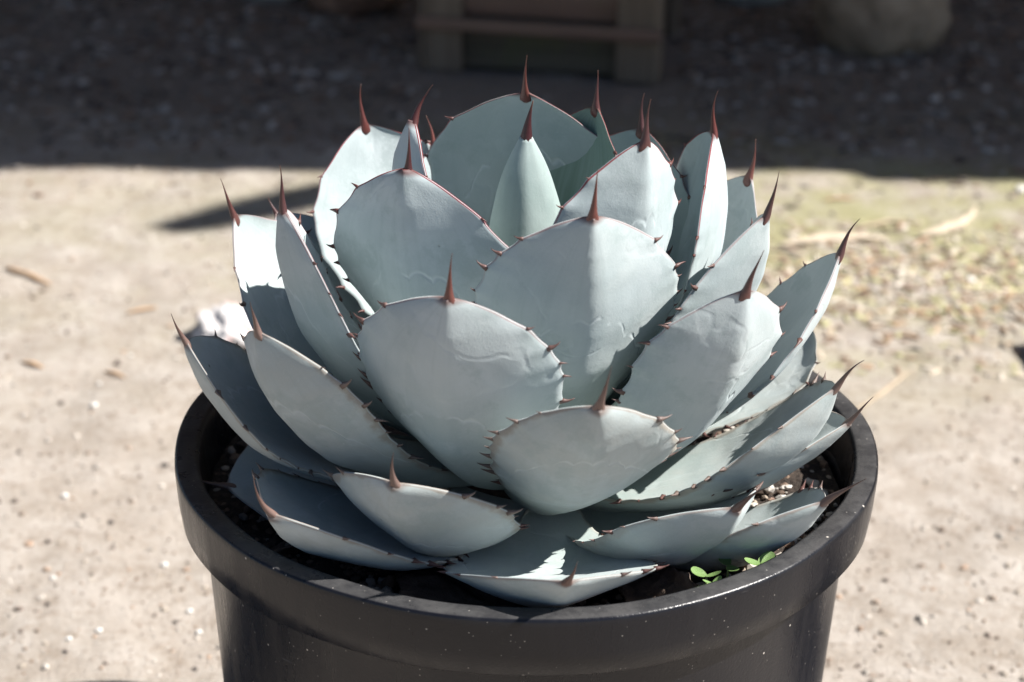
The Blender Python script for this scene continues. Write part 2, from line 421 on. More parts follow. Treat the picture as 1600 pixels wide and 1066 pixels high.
v, f = box_data(-4.1, 8.9, 2.6, 2.7, RZ-GZ-.13, RZ-GZ-.012, .004); obj('beam', fix_normals(mesh('beam', v, f, False)), M_PINE, shed)
# pole lying on the roof, its end sticking out over the edge
PK = 1+.068/(RZ-GZ); p0 = Vector((SHX*PK+G(-.418, 1.09)[0], SHY*PK+G(-.418, 1.09)[1], 0)); dirp = Vector((.178, .128, 0)).normalized()
pp = [p0 + dirp*(s*.1) + Vector((0, 0, .004*math.sin(s*1.3))) for s in range(0, 14)]
pr = [.024, .036, .040] + [.042]*11
v, f = tube_data(pp, pr, 10); po = obj('wooden_pole', mesh('wooden_pole', v, f), M_PINE, None, (0, 0, RZ+.068))
tag(po, 'round wooden pole lying askew on the shed roof, its end jutting out', 'pole')

# ---------------------------------------------------------------- wooden planter box in the shade
bx0, bx1 = Vector(G(-.146, 1.766)), Vector(G(.190, 1.709))
ang = math.atan2(bx1.y-bx0.y, bx1.x-bx0.x); BW = (bx1-bx0).length
pb = empty('planter_box', (bx0.x, bx0.y, GZ+.002), ang); tag(pb, 'square weathered brown wooden planter box with corner posts behind the agave', 'planter')
def board(name, mat, *a, par=pb):
    v, f = box_data(*a, .003, .0015); return obj(name, fix_normals(mesh(name, v, f, False)), mat, par)
BH = .36
for i in range(4):          # front and side boards, recessed between the posts
    z0 = .004+i*.088
    board('board', M_MOSSW if i == 0 else M_WOODR, .004, BW-.004, .022+random.uniform(-.003, .003), .042, z0, z0+.084)
    board('board', M_WOOD, BW-.028, BW-.008, .044, BW-.03, z0, z0+.084)
    board('board', M_WOOD, .008, .028, .044, BW-.03, z0, z0+.084)
    board('board', M_WOOD, .03, BW-.03, BW-.03, BW-.012, z0, z0+.084)
for a in (.0, BW-.058): board('corner_post', M_POST, a, a+.058, 0, .020, 0, BH)
board('corner_post', M_POST, BW-.006, BW+.012, .0, .05, 0, BH); board('corner_post', M_POST, BW-.006, BW+.012, BW-.06, BW-.01, 0, BH)
board('corner_post', M_POST, -.012, .006, BW-.06, BW-.01, 0, BH); board('corner_post', M_POST, -.012, -.001, .0, .05, 0, BH)
board('rail', M_WOODR, -.015, BW+.015, -.014, -.001, .072, .092)
v, f = box_data(.03, BW-.03, .043, BW-.031, .02, .33, .004); so = obj('planter_soil', fix_normals(mesh('planter_soil', v, f, False)), M_SOIL, pb)

# ---------------------------------------------------------------- stones at the back
def stone(name, loc, dims, seed, mat, label, rough=.22):
    v, f = stone_data(*dims, seed, 22, rough); o = obj(name, mesh(name, v, f), mat, None, (*G(loc[0], loc[1]), loc[2])); tag(o, label, 'stone'); return o
stone('boulder', (.562, 1.965, GZ+.100), (.125, .12, .135), 3.1, M_BOULDER, 'large rounded tan boulder in the shade right of the planter box', .20)
stone('rock', (-.285, 2.13, GZ+.03), (.078, .07, .045), 5.7, M_REDSTONE, 'low reddish brown rock in the shade left of the planter box')
stone('rock', (-.425, 2.19, GZ+.025), (.06, .055, .036), 9.2, M_GREYSTONE, 'pale grey rock in shade, farthest left at the top edge')
stone('flat_stone', (.396, 2.24, GZ+.03), (.078, .07, .04), 12.4, M_PALESTONE, 'flat pale greenish stone between the planter box and the boulder', .1)

# ---------------------------------------------------------------- ground litter
def colr(*opts): 
    c = random.choice(opts); k = random.uniform(.75, 1.2); return tuple(min(.9, q*k) for q in c)
SAND = [(.40, .35, .29), (.46, .42, .37), (.30, .24, .19), (.22, .17, .13), (.50, .46, .41), (.15, .12, .10), (.36, .26, .19)]
it = []
for _ in range(11000):
    y = .05 + 2.3*random.random()**1.3; x = random.uniform(-.42, .42)*(1.0+y) 
    if x*x+y*y < .2**2: continue
    s = random.uniform(.0008, .0026) if random.random() < .90 else random.uniform(.0026, .0052)
    it.append(((x, y, GZ+gheight(x, y)+s*.2), (s, s*random.uniform(.6, 1), s*random.uniform(.4, .8)), colr(*SAND)))
o = obj('gravel', scatter('gravel', it, M_GRIT), M_GRIT); o['kind'] = 'stuff'; o['label'] = 'fine beige grit scattered over the sandy ground'; o['category'] = 'gravel'
it = []
for _ in range(7000):       # mulch and chips in the far bed
    y = random.uniform(1.38, 2.7); x = random.uniform(-1.1, 1.1)
    if random.random() > (.25 if y < 1.6 else 1): continue
    if -.17 < x < .26 and 1.70 < y < 2.15: continue
    s = random.uniform(.0025, .012)*(.6+.4*min(1, (y-1.3)/.7))
    it.append(((x, y, GZ+gheight(x, y)+s*.25), (s*random.uniform(.9, 1.8), s*random.uniform(.35, .8), s*random.uniform(.25, .5)), colr((.16, .12, .09), (.24, .20, .16), (.20, .17, .14), (.46, .42, .38), (.34, .30, .26), (.10, .08, .07), (.24, .15, .10))))
o = obj('mulch', scatter('mulch', it, M_GRIT), M_GRIT); o['kind'] = 'stuff'; o['label'] = 'dark bark chips and leaf litter covering the shaded bed'; o['category'] = 'mulch'
it = []
for _ in range(1900):       # sunlit litter at the right of the shade line
    y = random.gauss(1.13, .12); x = random.gauss(.50, .16)
    if y > 1.34 or y < .85: continue
    s = random.uniform(.002, .008)
    it.append(((x, y, GZ+gheight(x, y)+s*.2), (s*random.uniform(.9, 2.2), s*random.uniform(.3, .7), s*random.uniform(.2, .45)), colr((.50, .43, .34), (.36, .25, .16), (.60, .54, .46), (.24, .17, .12), (.42, .40, .22))))
o = obj('leaf_litter', scatter('leaf_litter', it, M_GRIT), M_GRIT); o['kind'] = 'stuff'; o['label'] = 'sunlit dry bits and leaf crumbs right of the agave'; o['category'] = 'litter'
M_WPEB = plain('white_pebble', (.72, .70, .66), .7); M_DPEB = plain('dark_pebble', (.11, .09, .08), .8)
WS = .58
wp = [(-.397,.43,.006),(-.291,.319,.0055),(-.26,.252,.0048),(-.248,.222,.0045),(-.324,.217,.005),(-.344,.203,.0045),(-.377,.295,.0045),(-.408,.607,.007),(.506,.964,.010),(.423,.87,.005),(.633,1.264,.014),(-.414,.661,.004),(-.396,.73,.004)]
WL = ['white pebble far left, level with the lip of the pot','white pebble left of the pot, just under its lip band','white pebble close to the left side of the pot wall','white pebble nearest the pot wall at lower left','small white pebble in the lower left corner, right one of a pair','small white pebble in the lower left corner, left one of a pair','small white pebble at the far left above the corner pair','pale pebble on open sand left of the lowest left leaf','bright white pebble on mossy sand at the right','tiny pale pebble below the bright pebble at right','large white pebble at the right edge by the shade line','tiny pale pebble left of the leftmost spine','tiny pale pebble up and left of the leftmost leaf']
dp = [(-.373,.395,.0042),(-.348,.386,.005),(-.372,.254,.004),(-.343,.186,.0042),(-.243,.172,.0042),(-.268,.235,.0038),(-.32,.493,.006),(-.458,.517,.0045)]
DL = ['dark brown pebble left of the pot, left one of a close pair','dark brown pebble left of the pot, right one of a close pair','small dark pebble at the lower left edge of the sand','small dark pebble in the bottom left corner','dark pebble beside the pot wall at bottom left','small dark pebble left of the pot wall among white ones','dark brown clod right beside the left of the pot lip','dark pebble at the far left edge, mid height']
v, f = stone_data(1, 1, .7, 21, 7, .3); me_w = mesh('pebble', v, f); me_w.materials.append(M_WPEB)
v, f = stone_data(1, .8, .6, 33, 7, .4); me_d = mesh('pebble', v, f); me_d.materials.append(M_DPEB)
for lst, labs, me, gr in ((wp, WL, me_w, 'white pebbles on the sand'), (dp, DL, me_d, 'dark pebbles on the sand')):
    for (x, y, r), lab in zip(lst, labs):
        x, y = G(x, y)
        o = obj('pebble', me, None, None, (x, y, GZ+gheight(x, y)+r*.35)); r *= WS; o.scale = (r, r, r*.8); o.rotation_euler = (0, 0, random.uniform(0, 6)); tag(o, lab, 'pebble', gr)
# sticks and scraps
M_STICK = plain('bleached_stick', (.50, .42, .32), .85, 60); M_TWIG = plain('pale_twig', (.40, .32, .23), .85, 60); M_TAN = plain('tan_stick', (.42, .28, .17), .85, 60)
def stick(name, pts, r, mat, label, cat='stick', taper=.5):
    P = [Vector((x, y, GZ+gheight(x, y)+r*.7+dz)) for x, y, dz in [(*G(a, b), c) for a, b, c in pts]]
    Q = []
    for i in range(len(P)-1):
        for k in range(6):
            q = P[i].lerp(P[i+1], k/6); q += Vector((noise.noise(q*40), noise.noise(q*40+Vector((5, 0, 0))), 0))*r*.6; Q.append(q)
    Q.append(P[-1]); n = len(Q)
    rad = [r*(1-taper*abs(i/(n-1)*2-1)**2)*random.uniform(.85, 1.1) for i in range(n)]
    v, f = tube_data(Q, rad, 8, .7); o = obj(name, mesh(name, v, f), mat); tag(o, label, cat); return o
stick('dry_branch', [(.300, 1.050, .001), (.345, 1.070, 0), (.385, 1.086, 0), (.432, 1.084, 0)], .0085, M_STICK, 'bleached flat branch piece lying on mossy sand, nearest the agave', 'branch', .75)
stick('dry_branch', [(.468, 1.090, .001), (.498, 1.108, 0), (.530, 1.135, 0), (.560, 1.19, .002)], .0080, M_STICK, 'bleached crooked branch piece by the shade line at far right', 'branch', .75)
stick('twig', [(.400, 1.122, .001), (.447, 1.150, .001), (.478, 1.142, .001)], .0035, M_TWIG, 'short pale twig among litter between the two branch pieces')
stick('twig', [(.322, .622, .002), (.355, .664, 0), (.392, .716, .002)], .0028, M_TWIG, 'thin pale straight twig on the sand right of the pot')
stick('twig', [(-.576, .948, 0), (-.548, .925, .002), (-.517, .905, 0)], .0038, M_TAN, 'short orange tan twig at the far left of the sand')
for (x, y, a, L), lab in zip([(-.405,.84,.4,.016),(-.49,.703,-.5,.014),(-.403,.684,-.6,.013),(.396,1.222,.2,.02),(.474,1.082,.7,.015)],
        ['small orange brown chip on the sand left of the plant','brown chip at far left of the sand, mid height','brown chip lying left of the leftmost spine','curled rusty leaf scrap near the shade line at right','small rusty chip beside the bleached branch']):
    d = Vector((math.cos(a), math.sin(a)))*L
    stick('wood_chip', [(x-d.x, y-d.y, 0), (x, y, .002), (x+d.x, y+d.y, 0)], .0026, M_TAN, lab, 'wood chip')
# crumpled white tissue behind the left leaf
def tissue():
    nb = NB('tissue_paper'); P = ocoord(nb)
    nb.col(nb.mix(nb.step(nb.noise(P, 45, 2), .55, .68), (.54, .52, .51), (.52, .36, .34))); nb.set(Roughness=.9, Normal=nb.bump(nb.noise(P, 220, 3), .5, .002)); return nb.m
v, f = stone_data(.036, .044, .024, 41, 26, .42, 1.9); o = obj('paper_scrap', mesh('paper_scrap', v, f), tissue(), None, (*G(-.300, .775), GZ+.012)); tag(o, 'crumpled white and pink paper scrap on the ground behind the left leaves', 'paper')
# neighbouring nursery pots just outside the frame, their shade reaching in
def small_pot(loc, r, h, label, square=False):
    e = empty('nursery_pot', loc, .06); tag(e, label, 'pot')
    n = 4 if square else 64
    prof = [(r*.78, 0), (r*.93, h*.86), (r, h*.86), (r, h), (r*.93, h), (r*.74, .004)]
    if square:
        v = []; f = []
        for i in range(4):
            a = math.pi/4+math.pi/2*i
            for (q, z) in prof: v.append((q*1.38*math.cos(a), q*1.38*math.sin(a), z))
        m = len(prof)
        for i in range(4):
            for j in range(m-1): f.append((i*m+j, ((i+1) % 4)*m+j, ((i+1) % 4)*m+j+1, i*m+j+1))
        me = mesh('pot_wall', v, f, False)
    else: me = lathe('pot_wall', prof, 64)
    obj('pot_wall', me, M_POT, e)
    sd = [(0, h*.8)] + [(r*.86, h*.8)]
    if square:
        v, f = box_data(-r*.86, r*.86, -r*.86, r*.86, h*.3, h*.8, .002); obj('pot_soil', fix_normals(mesh('pot_soil', v, f, False)), M_SOIL, e)
    else: obj('pot_soil', lathe('pot_soil', [(0.001, h*.8), (r*.9, h*.79)], 48), M_SOIL, e)
small_pot((*G(.655, .728), GZ+.001), .062, .105, 'small square black nursery pot standing on the sand, right of the agave', True)
small_pot((*G(.62, .045), GZ+.001), .11, .25, 'round black nursery pot standing right of the big agave pot')

# ---------------------------------------------------------------- the big pot
pot = empty('plant_pot', (0, 0, GZ+.0015)); tag(pot, 'large round black plastic nursery pot holding the agave', 'pot')
H = -GZ-.0015
def wob(a, z): return .0008*math.sin(3*a+.6)+.0006*math.sin(5*a+1.9)
body = [(.001, 0), (.173, 0), (.1788, .004), (.1800, .012)] + [(.1800+(.1965-.1800)*s, .012+(H-.034-.012)*s) for s in (.2, .4, .6, .8, 1)]
body += [(.2000, H-.026), (.2030, H-.020), (.2000, H-.018), (.1955, H-.0245), (.1925, H-.036), (.1915, H-.05), (.176, .02), (.171, .008), (.001, .008)]
obj('pot_wall', lathe('pot_wall', body, 160, wob), M_POT, pot)
lip = [(.1962, H-.0335), (.2025, H-.0362), (.2060, H-.0370), (.2082, H-.0350), (.2098, H-.022), (.2108, H-.0050), (.2107, H-.0020), (.2101, H-.0006), (.2088, H), (.2040, H), (.1990, H-.0003),
       (.1972, H-.0010), (.1960, H-.0035), (.1950, H-.014), (.1938, H-.024), (.1930, H-.032)]
obj('lip', lathe('lip', lip, 200, lambda a, z: wob(a, z)+.0009*math.sin(2*a+.9)+.00035*math.sin(13*a)), M_POT, pot)

# soil in the pot
SZ = -.045
def mound(r):
    q = min(1, max(0, (r-.105)/.06)); return .011*q*q*(3-2*q)
sv = []; sf = []; nr, na = 34, 110
for j in range(nr):
    r = .1925*(j/(nr-1))
    for i in range(na):
        a = 2*math.pi*i/na; x, y = r*math.cos(a), r*math.sin(a)
        sv.append((x, y, SZ + .005*noise.noise(Vector((x*40, y*40, 0))) + .003*noise.noise(Vector((x*110, y*110, 4))) + mound(r)))
for j in range(nr-1):
    for i in range(na):
        k = (i+1) % na; sf.append((j*na+i, j*na+k, (j+1)*na+k, (j+1)*na+i))
o = obj('potting_soil', mesh('potting_soil', sv, sf), M_SOIL); o['kind'] = 'structure'
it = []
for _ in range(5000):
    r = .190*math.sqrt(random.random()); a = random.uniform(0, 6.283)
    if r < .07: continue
    x, y = r*math.cos(a), r*math.sin(a); lit = x > .08  # sunlit side gets the pale pumice; light and shade put into grit colours
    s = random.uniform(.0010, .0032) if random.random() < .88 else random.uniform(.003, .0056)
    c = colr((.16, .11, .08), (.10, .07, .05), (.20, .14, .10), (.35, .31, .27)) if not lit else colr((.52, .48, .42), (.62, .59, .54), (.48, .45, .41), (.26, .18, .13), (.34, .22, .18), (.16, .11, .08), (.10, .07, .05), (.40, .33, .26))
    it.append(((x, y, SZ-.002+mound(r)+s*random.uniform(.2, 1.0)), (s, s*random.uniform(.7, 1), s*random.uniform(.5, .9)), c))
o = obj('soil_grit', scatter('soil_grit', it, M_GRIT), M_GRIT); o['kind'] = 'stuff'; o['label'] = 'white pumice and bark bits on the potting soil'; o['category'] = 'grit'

# ---------------------------------------------------------------- the agave
agave = empty('agave_plant', (0, 0, SZ))
tag(agave, 'blue grey agave rosette with broad leaves and red brown terminal spines in the black pot', 'agave')
OFF = Vector((0, 0, -SZ))
LEAVES = [   # azimuth, start and end slope, length, half width, cup, roll, bend, widest at, base height, base radius, spine offset, age
    (0.0814, -0.1273, 0.6909, 0.1838, 0.0573, 0.1664, 0.0008, 0.003, 0.6482, -0.026, 0.04, 0.0054, -0.0176, 0.0207, 'old', 1.789),
    (0.2362, 0.4209, 0.9386, 0.2124, 0.0496, 0.2376, -0.119, -0.0143, 0.6253, -0.015, 0.04, 0.0051, -0.0129, 0.0273, 'old', 2.055),
    (-0.357, 0.3623, 1.3755, 0.2154, 0.059, 0.3718, 0.0013, 0.0193, 0.6942, 0.0, 0.035, 0.0023, -0.006, 0.026, 'mid', 2.082),
    (0.3051, 0.7738, 1.3537, 0.1979, 0.0569, 0.3697, -0.0976, -0.007, 0.6672, 0.015, 0.03, 0.0021, -0.0055, 0.0268, 'mid', 1.915),
    (0.7728, 0.3234, 1.3513, 0.2097, 0.0467, 0.3012, -0.2662, -0.0105, 0.7282, 0.0, 0.035, 0.0067, -0.0066, 0.0251, 'mid', 2.018),
    (0.6275, 0.9686, 1.4517, 0.2092, 0.0498, 0.3827, 0.0397, -0.0012, 0.6561, 0.02, 0.028, 0.0021, -0.0036, 0.0232, 'young', 1.859),
    (1.7146, 0.6308, 1.6872, 0.1934, 0.0585, 0.2581, -0.1158, -0.0058, 0.74, 0.02, 0.03, 0.0009, -0.0025, 0.0252, 'young', 2.003),
    (1.9985, 0.5048, 1.2841, 0.1821, 0.0477, 0.1769, 0.0953, -0.0067, 0.635, 0.01, 0.03, 0.0042, 0.001, 0.0223, 'mid', 1.73),
    (1.1006, 0.5311, 1.3651, 0.2007, 0.0514, 0.3911, 0.0449, -0.0042, 0.6625, 0.01, 0.03, 0.006, -0.0035, 0.0259, 'mid', 1.9),
    (1.4785, 0.195, 1.259, 0.2009, 0.0504, 0.1934, 0.0539, -0.0027, 0.6421, 0.0, 0.035, 0.0086, -0.0023, 0.0226, 'mid', 1.78),
    (2.0183, 0.0813, 0.5467, 0.1698, 0.0595, 0.2942, 0.0699, -0.0018, 0.7, -0.015, 0.04, 0.0099, 0.0109, 0.0132, 'old', 1.908),
    (1.0672, 0.1, 1.0493, 0.1891, 0.0545, 0.239, 0.0133, -0.003, 0.661, -0.02, 0.04, 0.0124, -0.0082, 0.0205, 'old', 1.839),
    (1.1836, 0.1667, 0.7581, 0.1758, 0.0449, 0.3038, 0.0647, -0.0, 0.6353, -0.03, 0.04, 0.0116, -0.0056, 0.0184, 'old', 1.722),
    (0.6658, -0.0383, 0.9184, 0.1687, 0.0489, 0.3753, -0.0729, -0.006, 0.6898, -0.035, 0.04, 0.0151, -0.0149, 0.02, 'old', 1.886),
    (0.8717, -0.0921, 0.8994, 0.1858, 0.0389, 0.3535, -0.0252, 0.0002, 0.7188, -0.04, 0.045, 0.0192, -0.012, 0.02, 'old', 1.876),
    (-0.436, 0.0474, 0.9898, 0.1829, 0.0538, 0.296, 0.0436, 0.0155, 0.6782, -0.025, 0.04, 0.0002, -0.0136, 0.0231, 'old', 1.852),
    (-0.7323, 0.0353, 0.7082, 0.1822, 0.062, 0.2298, -0.0768, 0.0058, 0.6695, -0.035, 0.04, -0.0084, -0.01, 0.0266, 'old', 1.86),
    (-1.2545, 0.1328, 0.3018, 0.1411, 0.0555, 0.2403, -0.1963, -0.0012, 0.673, -0.04, 0.045, -0.0217, -0.0068, 0.0079, 'old', 1.882),
    (-1.2355, -0.0353, 1.1349, 0.2014, 0.0509, 0.2013, -0.1618, 0.0052, 0.7013, -0.01, 0.04, -0.0075, -0.0066, 0.0185, 'old', 1.856),
    (-0.8982, 0.1174, 1.2449, 0.2086, 0.0481, 0.2913, 0.134, 0.0092, 0.7184, -0.005, 0.035, -0.0015, -0.0081, 0.0208, 'old', 1.938),
    (-1.1417, 0.3782, 1.4631, 0.2063, 0.051, 0.3083, -0.1772, 0.0055, 0.6609, 0.01, 0.03, -0.0021, -0.0025, 0.0259, 'mid', 1.838),
    (-1.6857, 0.2829, 1.2399, 0.1982, 0.0578, 0.2098, -0.2056, 0.0049, 0.6454, 0.0, 0.035, -0.0084, -0.0009, 0.0225, 'mid', 1.763),
    (-2.4152, 0.554, 1.3802, 0.1879, 0.0593, 0.1928, -0.213, 0.0173, 0.6493, 0.015, 0.03, -0.0023, 0.0009, 0.0246, 'young', 1.912),
    (-1.2057, 0.8857, 1.7201, 0.1917, 0.0476, 0.05, -0.0437, 0.0015, 0.6194, 0.025, 0.02, 0.0084, -0.0003, 0.0207, 'young', 1.651),
    (-0.7375, 0.8562, 1.5137, 0.1849, 0.0651, 0.0707, 0.1944, -0.0055, 0.6288, 0.022, 0.024, 0.0013, -0.001, 0.0226, 'young', 2.127),
    (3.0302, 1.1506, 1.8326, 0.1853, 0.0632, 0.1121, -0.1654, 0.0083, 0.7205, 0.02, 0.025, 0.0002, -0.0066, 0.0239, 'young', 1.971, 0.22),
    (2.3837, 1.2994, 1.4706, 0.174, 0.0483, 0.3808, -0.0398, -0.0037, 0.6503, 0.025, 0.018, 0.0003, -0.0, 0.0214, 'young', 1.803, 0.95),
    (2.5461, 0.874, 1.3529, 0.172, 0.058, 0.2893, 0.1041, -0.0106, 0.6482, 0.015, 0.03, 0.0002, 0.0022, 0.0216, 'young', 1.783, 0.2),
    (-2.0649, 0.2937, 0.9015, 0.1788, 0.05, 0.35, 0.0, 0.0046, 0.64, 0.01, 0.03, -0.0049, 0.0039, 0.0094, 'mid', 1.75),
    (-2.6648, 0.7402, 1.2859, 0.1583, 0.045, 0.35, 0.0, 0.0091, 0.64, 0.015, 0.03, -0.0038, 0.0038, 0.0202, 'young', 1.75),
]
def gprof(t, tm, pw, wb=.5):
    if t < tm:
        s = t/tm; return wb+(1-wb)*(s*s*(3-2*s))
    s = (t-tm)/(1-tm); return max(0, 1-s**pw)**.80
NT, NU = 96, 22
US = [math.sin(math.pi/2*(-1+2*i/(NU-1)))*.55 + .45*(-1+2*i/(NU-1)) for i in range(NU)]
def smooth_abs(u): return (u*u+.016)**.5 - .1265
def leaf_frame(P, T):
    phi, t0, t1, L, W, cup, roll, bend, tm, z0, r0 = P[:11]
    d = Vector((math.sin(phi), -math.cos(phi), 0)); B = Vector((math.cos(phi), math.sin(phi), 0)); Z = Vector((0, 0, 1))
    n = 160; fr = []; ic = is_ = 0; j = 0
    pts = []
    pc, ps = math.cos(t0), math.sin(t0); pts.append((0, 0))
    for i in range(1, n+1):
        th = t0+(t1-t0)*i/n; c, s = math.cos(th), math.sin(th)
        ic += (c+pc)/2/n; is_ += (s+ps)/2/n; pc, ps = c, s; pts.append((ic, is_))
    for t in T:
        x = t*n; i = min(int(x), n-1); q = x-i
        a = pts[i][0]*(1-q)+pts[i+1][0]*q; b = pts[i][1]*(1-q)+pts[i+1][1]*q
        th = t0+(t1-t0)*t
        p = d*r0+Z*z0+(d*a+Z*b)*L+B*(bend*t*t)
        N0 = -math.sin(th)*d+math.cos(th)*Z; Tg = math.cos(th)*d+math.sin(th)*Z
        rr = roll*min(t*1.5, 1)
        fr.append((p, math.cos(rr)*B+math.sin(rr)*N0, -math.sin(rr)*B+math.cos(rr)*N0, Tg, W*gprof(t, tm, P[15] if len(P) > 15 else 1.8), cup*(.35+.65*t)))
    return fr
def tooth_mesh():
    path = [Vector((0, -.25, 0)), Vector((0, .15, 0)), Vector((.03, .45, 0)), Vector((.12, .75, .02)), Vector((.28, 1.0, .05))]
    rad = [.30, .21, .125, .07, .012]
    v, f = tube_data(path, rad, 5, .8)
    return mesh('tooth', v, f)
TOOTH = tooth_mesh(); TOOTH.materials.append(M_TOOTH)
teeth = []          # (distance to camera, leaf object, matrix, age)
def make_leaf(P, seed, dry=False):
    cls = P[14]; rng = random.Random(seed)
    L, W = P[3], P[4]; lin = .12 if cls == 'old' else .38
    age = {'old': rng.uniform(.75, 1.0), 'mid': rng.uniform(.25, .5), 'young': rng.uniform(.0, .15)}[cls]
    T = [1-(1-i/(NT-1))**1.25 for i in range(NT)]
    FR = leaf_frame(P, T)
    # teeth positions along both margins
    tpos = {}
    for side in (-1, 1):
        t = rng.uniform(.86, .90); q = []
        while t > .22:
            q.append(t); t -= rng.uniform(.045, .125)*.2/L*(1.15 if cls == 'young' else 1.0)
        tpos[side] = q
    so = rng.uniform(0, 50)
    v = []; uvs = []
    def dimple(p, t): return (.0030*noise.noise(Vector((p.x*19+so, p.y*19, p.z*19))) + .0006*noise.noise(Vector((p.x*70+so, p.y*70, p.z*70))))*min(1, t*3)
    rows_in = []; rows_out = []
    for i, t in enumerate(T):
        p, B, N, Tg, wd, k = FR[i]
        wd = max(wd, .0021)
        th = (.0145*(1-t)**1.3 + .0075*(1-abs(t-.5))**2)*(W/.05)**.5*(.35+.65*min(1, (1-t)*6)) + .0010
        if dry: th *= .25
        ext = {}
        for s in (-1, 1):
            e = 0
            for q in tpos[s]: e += .0021*math.exp(-abs((t-q)*L/.0042)**1.5)
            ext[s] = e - .0008 + .0013*noise.noise(Vector((t*16, s*3.1, so)))
        ri = []; ro = []
        kw = .05*noise.noise(Vector((t*5, so, 1.7)))
        for u in US:
            uu = abs(u); uu_s = smooth_abs(u+kw*(1-u*u))/smooth_abs(1)
            lat = u*(wd*(1-.25*k*k) + ext[1 if u > 0 else -1]*uu**5*min(1, max(0, (.95-t)*25)))
            crease = .10*wd*(1-min(1, uu*2.2))**2*(t**2)        # shallow channel along the midrib
            up = k*wd*((.85-lin)*uu**2+.15*uu**3.5+lin*uu_s) - crease*.3
            q = p + B*lat + N*up
            dd = dimple(q, t)
            if dry: dd = dd*3 + .0035*noise.noise(Vector((u*2.5, t*9, so)))*min(1, t*3)
            inner = q + N*dd*(1-uu**4)
            ri.append(inner)
            kv = .35 if cls == 'old' else .75
            keel = (1-kv)*(1-u*u)+kv*(1-uu_s)
            thick = th*max(0, keel)**.9 + .0009 + (.0036*min(1, (1-t)*10)*(1-uu)**2.2 if t > .4 else 0)*(min(1, (t-.4)*4) if t > .4 else 0)
            ro.append(q - N*(thick - dd*(1-uu**4)*1.0))
        rows_in.append(ri); rows_out.append(ro)
    for rows, off in ((rows_in, 0), (rows_out, 2)):
        for i, r in enumerate(rows):
            for j, q in enumerate(r):
                v.append(q+OFF); uvs.append((off+(US[j]+1)/2, T[i]))
    n1 = NT*NU; f = []
    for i in range(NT-1):
        for j in range(NU-1):
            a, b, c, d = i*NU+j, i*NU+j+1, (i+1)*NU+j+1, (i+1)*NU+j
            f.append((a, b, c, d)); f.append((n1+a, n1+d, n1+c, n1+b))
        for j, flip in ((0, 0), (NU-1, 1)):
            a, b = i*NU+j, (i+1)*NU+j
            f.append((a, b, n1+b, n1+a) if not flip else (a, n1+a, n1+b, b))
    e = (NT-1)*NU
    for j in range(NU-1): f.append((e+j, e+j+1, n1+e+j+1, n1+e+j))
    o = obj('dry_leaf' if dry else 'leaf', mesh('leaf', v, f, True, uvs), M_DRY if dry else M_LEAF, agave)
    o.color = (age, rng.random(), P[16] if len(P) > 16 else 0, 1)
    if dry: return o
    # terminal spine, its base wrapped over the leaf tip
    p, B, N, Tg, wd, k = FR[-1]
    so3 = Vector(P[11:14]); ln = so3.length
    base = p - Tg*.0070 - N*.0010
    mid = p + Tg*ln*.42; end = p + so3
    ns = 22; nk = 10; sv_ = []; sf_ = []; suv = []
    r0 = .0035*(1 if cls != 'old' else .95)*rng.uniform(.88, 1.1)
    sw, tw = rng.uniform(-1, 1)*.0020, rng.uniform(-.4, .4)
    ax0 = None
    for i in range(ns+1):
        s = i/ns
        q = base*(1-s)**2 + mid*2*s*(1-s) + end*s*s
        q += B*(sw*math.sin(s*math.pi*1.15)*s) + N*(.0011*math.sin(s*4+so)*s)
        r = r0*((1-s)**2.2*.74 + .22*(1-s)**1.1) + .00016
        ra = r*(1+.95*math.exp(-(s/.16)**2)*(.35 if s < .02 else 1)); rb = r
        if s < .26: k0 = math.sin(s/.26*math.pi/2); rb *= .22+.78*k0; ra *= .30+.70*k0**.5
        tg = ((mid-base)*2*(1-s) + (end-mid)*2*s).normalized()
        a1 = (B-tg*B.dot(tg)).normalized(); b1 = tg.cross(a1)
        for k2 in range(nk):
            an = 2*math.pi*k2/nk + tw*s
            sv_.append(q + a1*(math.cos(an)*ra) + b1*(math.sin(an)*rb) + OFF); suv.append((k2/nk, s))
    for i in range(ns):
        for k2 in range(nk):
            l2 = (k2+1) % nk; sf_.append((i*nk+k2, i*nk+l2, (i+1)*nk+l2, (i+1)*nk+k2))
    sf_.append(tuple(range(nk-1, -1, -1))); sf_.append(tuple(ns*nk+k2 for k2 in range(nk)))
    sp = obj('spine', mesh('spine', sv_, sf_, True, suv), M_SPINE, o)
    sp.color = (age if cls != 'mid' else age*.5, rng.random(), 0, 1)
    # marginal teeth
    camp = Vector((-.009, -1.04, .528))
    for s in (-1, 1):
        for q in tpos[s]:
            i = min(range(NT), key=lambda m_: abs(T[m_]-q)); p, B, N, Tg, wd, k = FR[i]
            e0 = rows_in[i][NU-1 if s > 0 else 0] * .5 + rows_out[i][NU-1 if s > 0 else 0]*.5
            out = (B*s + N*(k*1.2) + Tg*rng.uniform(-.35, .45)).normalized()
            hook = (Tg*rng.choice((-1, 1, 1)) + N*.4).normalized(); hook = (hook-out*hook.dot(out)).normalized()
            zz = hook.cross(out)
            size = rng.choice((.0028, .0042, .0054, .0064, .0076))*rng.uniform(.85, 1.15)*(.55+.45*math.sin(min(1, q*1.15)*math.pi*.75))*(1 if cls != 'young' else .85)
            M4 = Matrix((hook, out, zz)).transposed().to_4x4(); M4.translation = e0+OFF
            M4 = M4 @ Matrix.Scale(size, 4)
            vis = (e0-camp).length - (.25 if ((e0+OFF).z > .06) else 0)
            teeth.append((vis, o, M4, age))
    return o
for i, P in enumerate(LEAVES):
    make_leaf(P, 100+i)
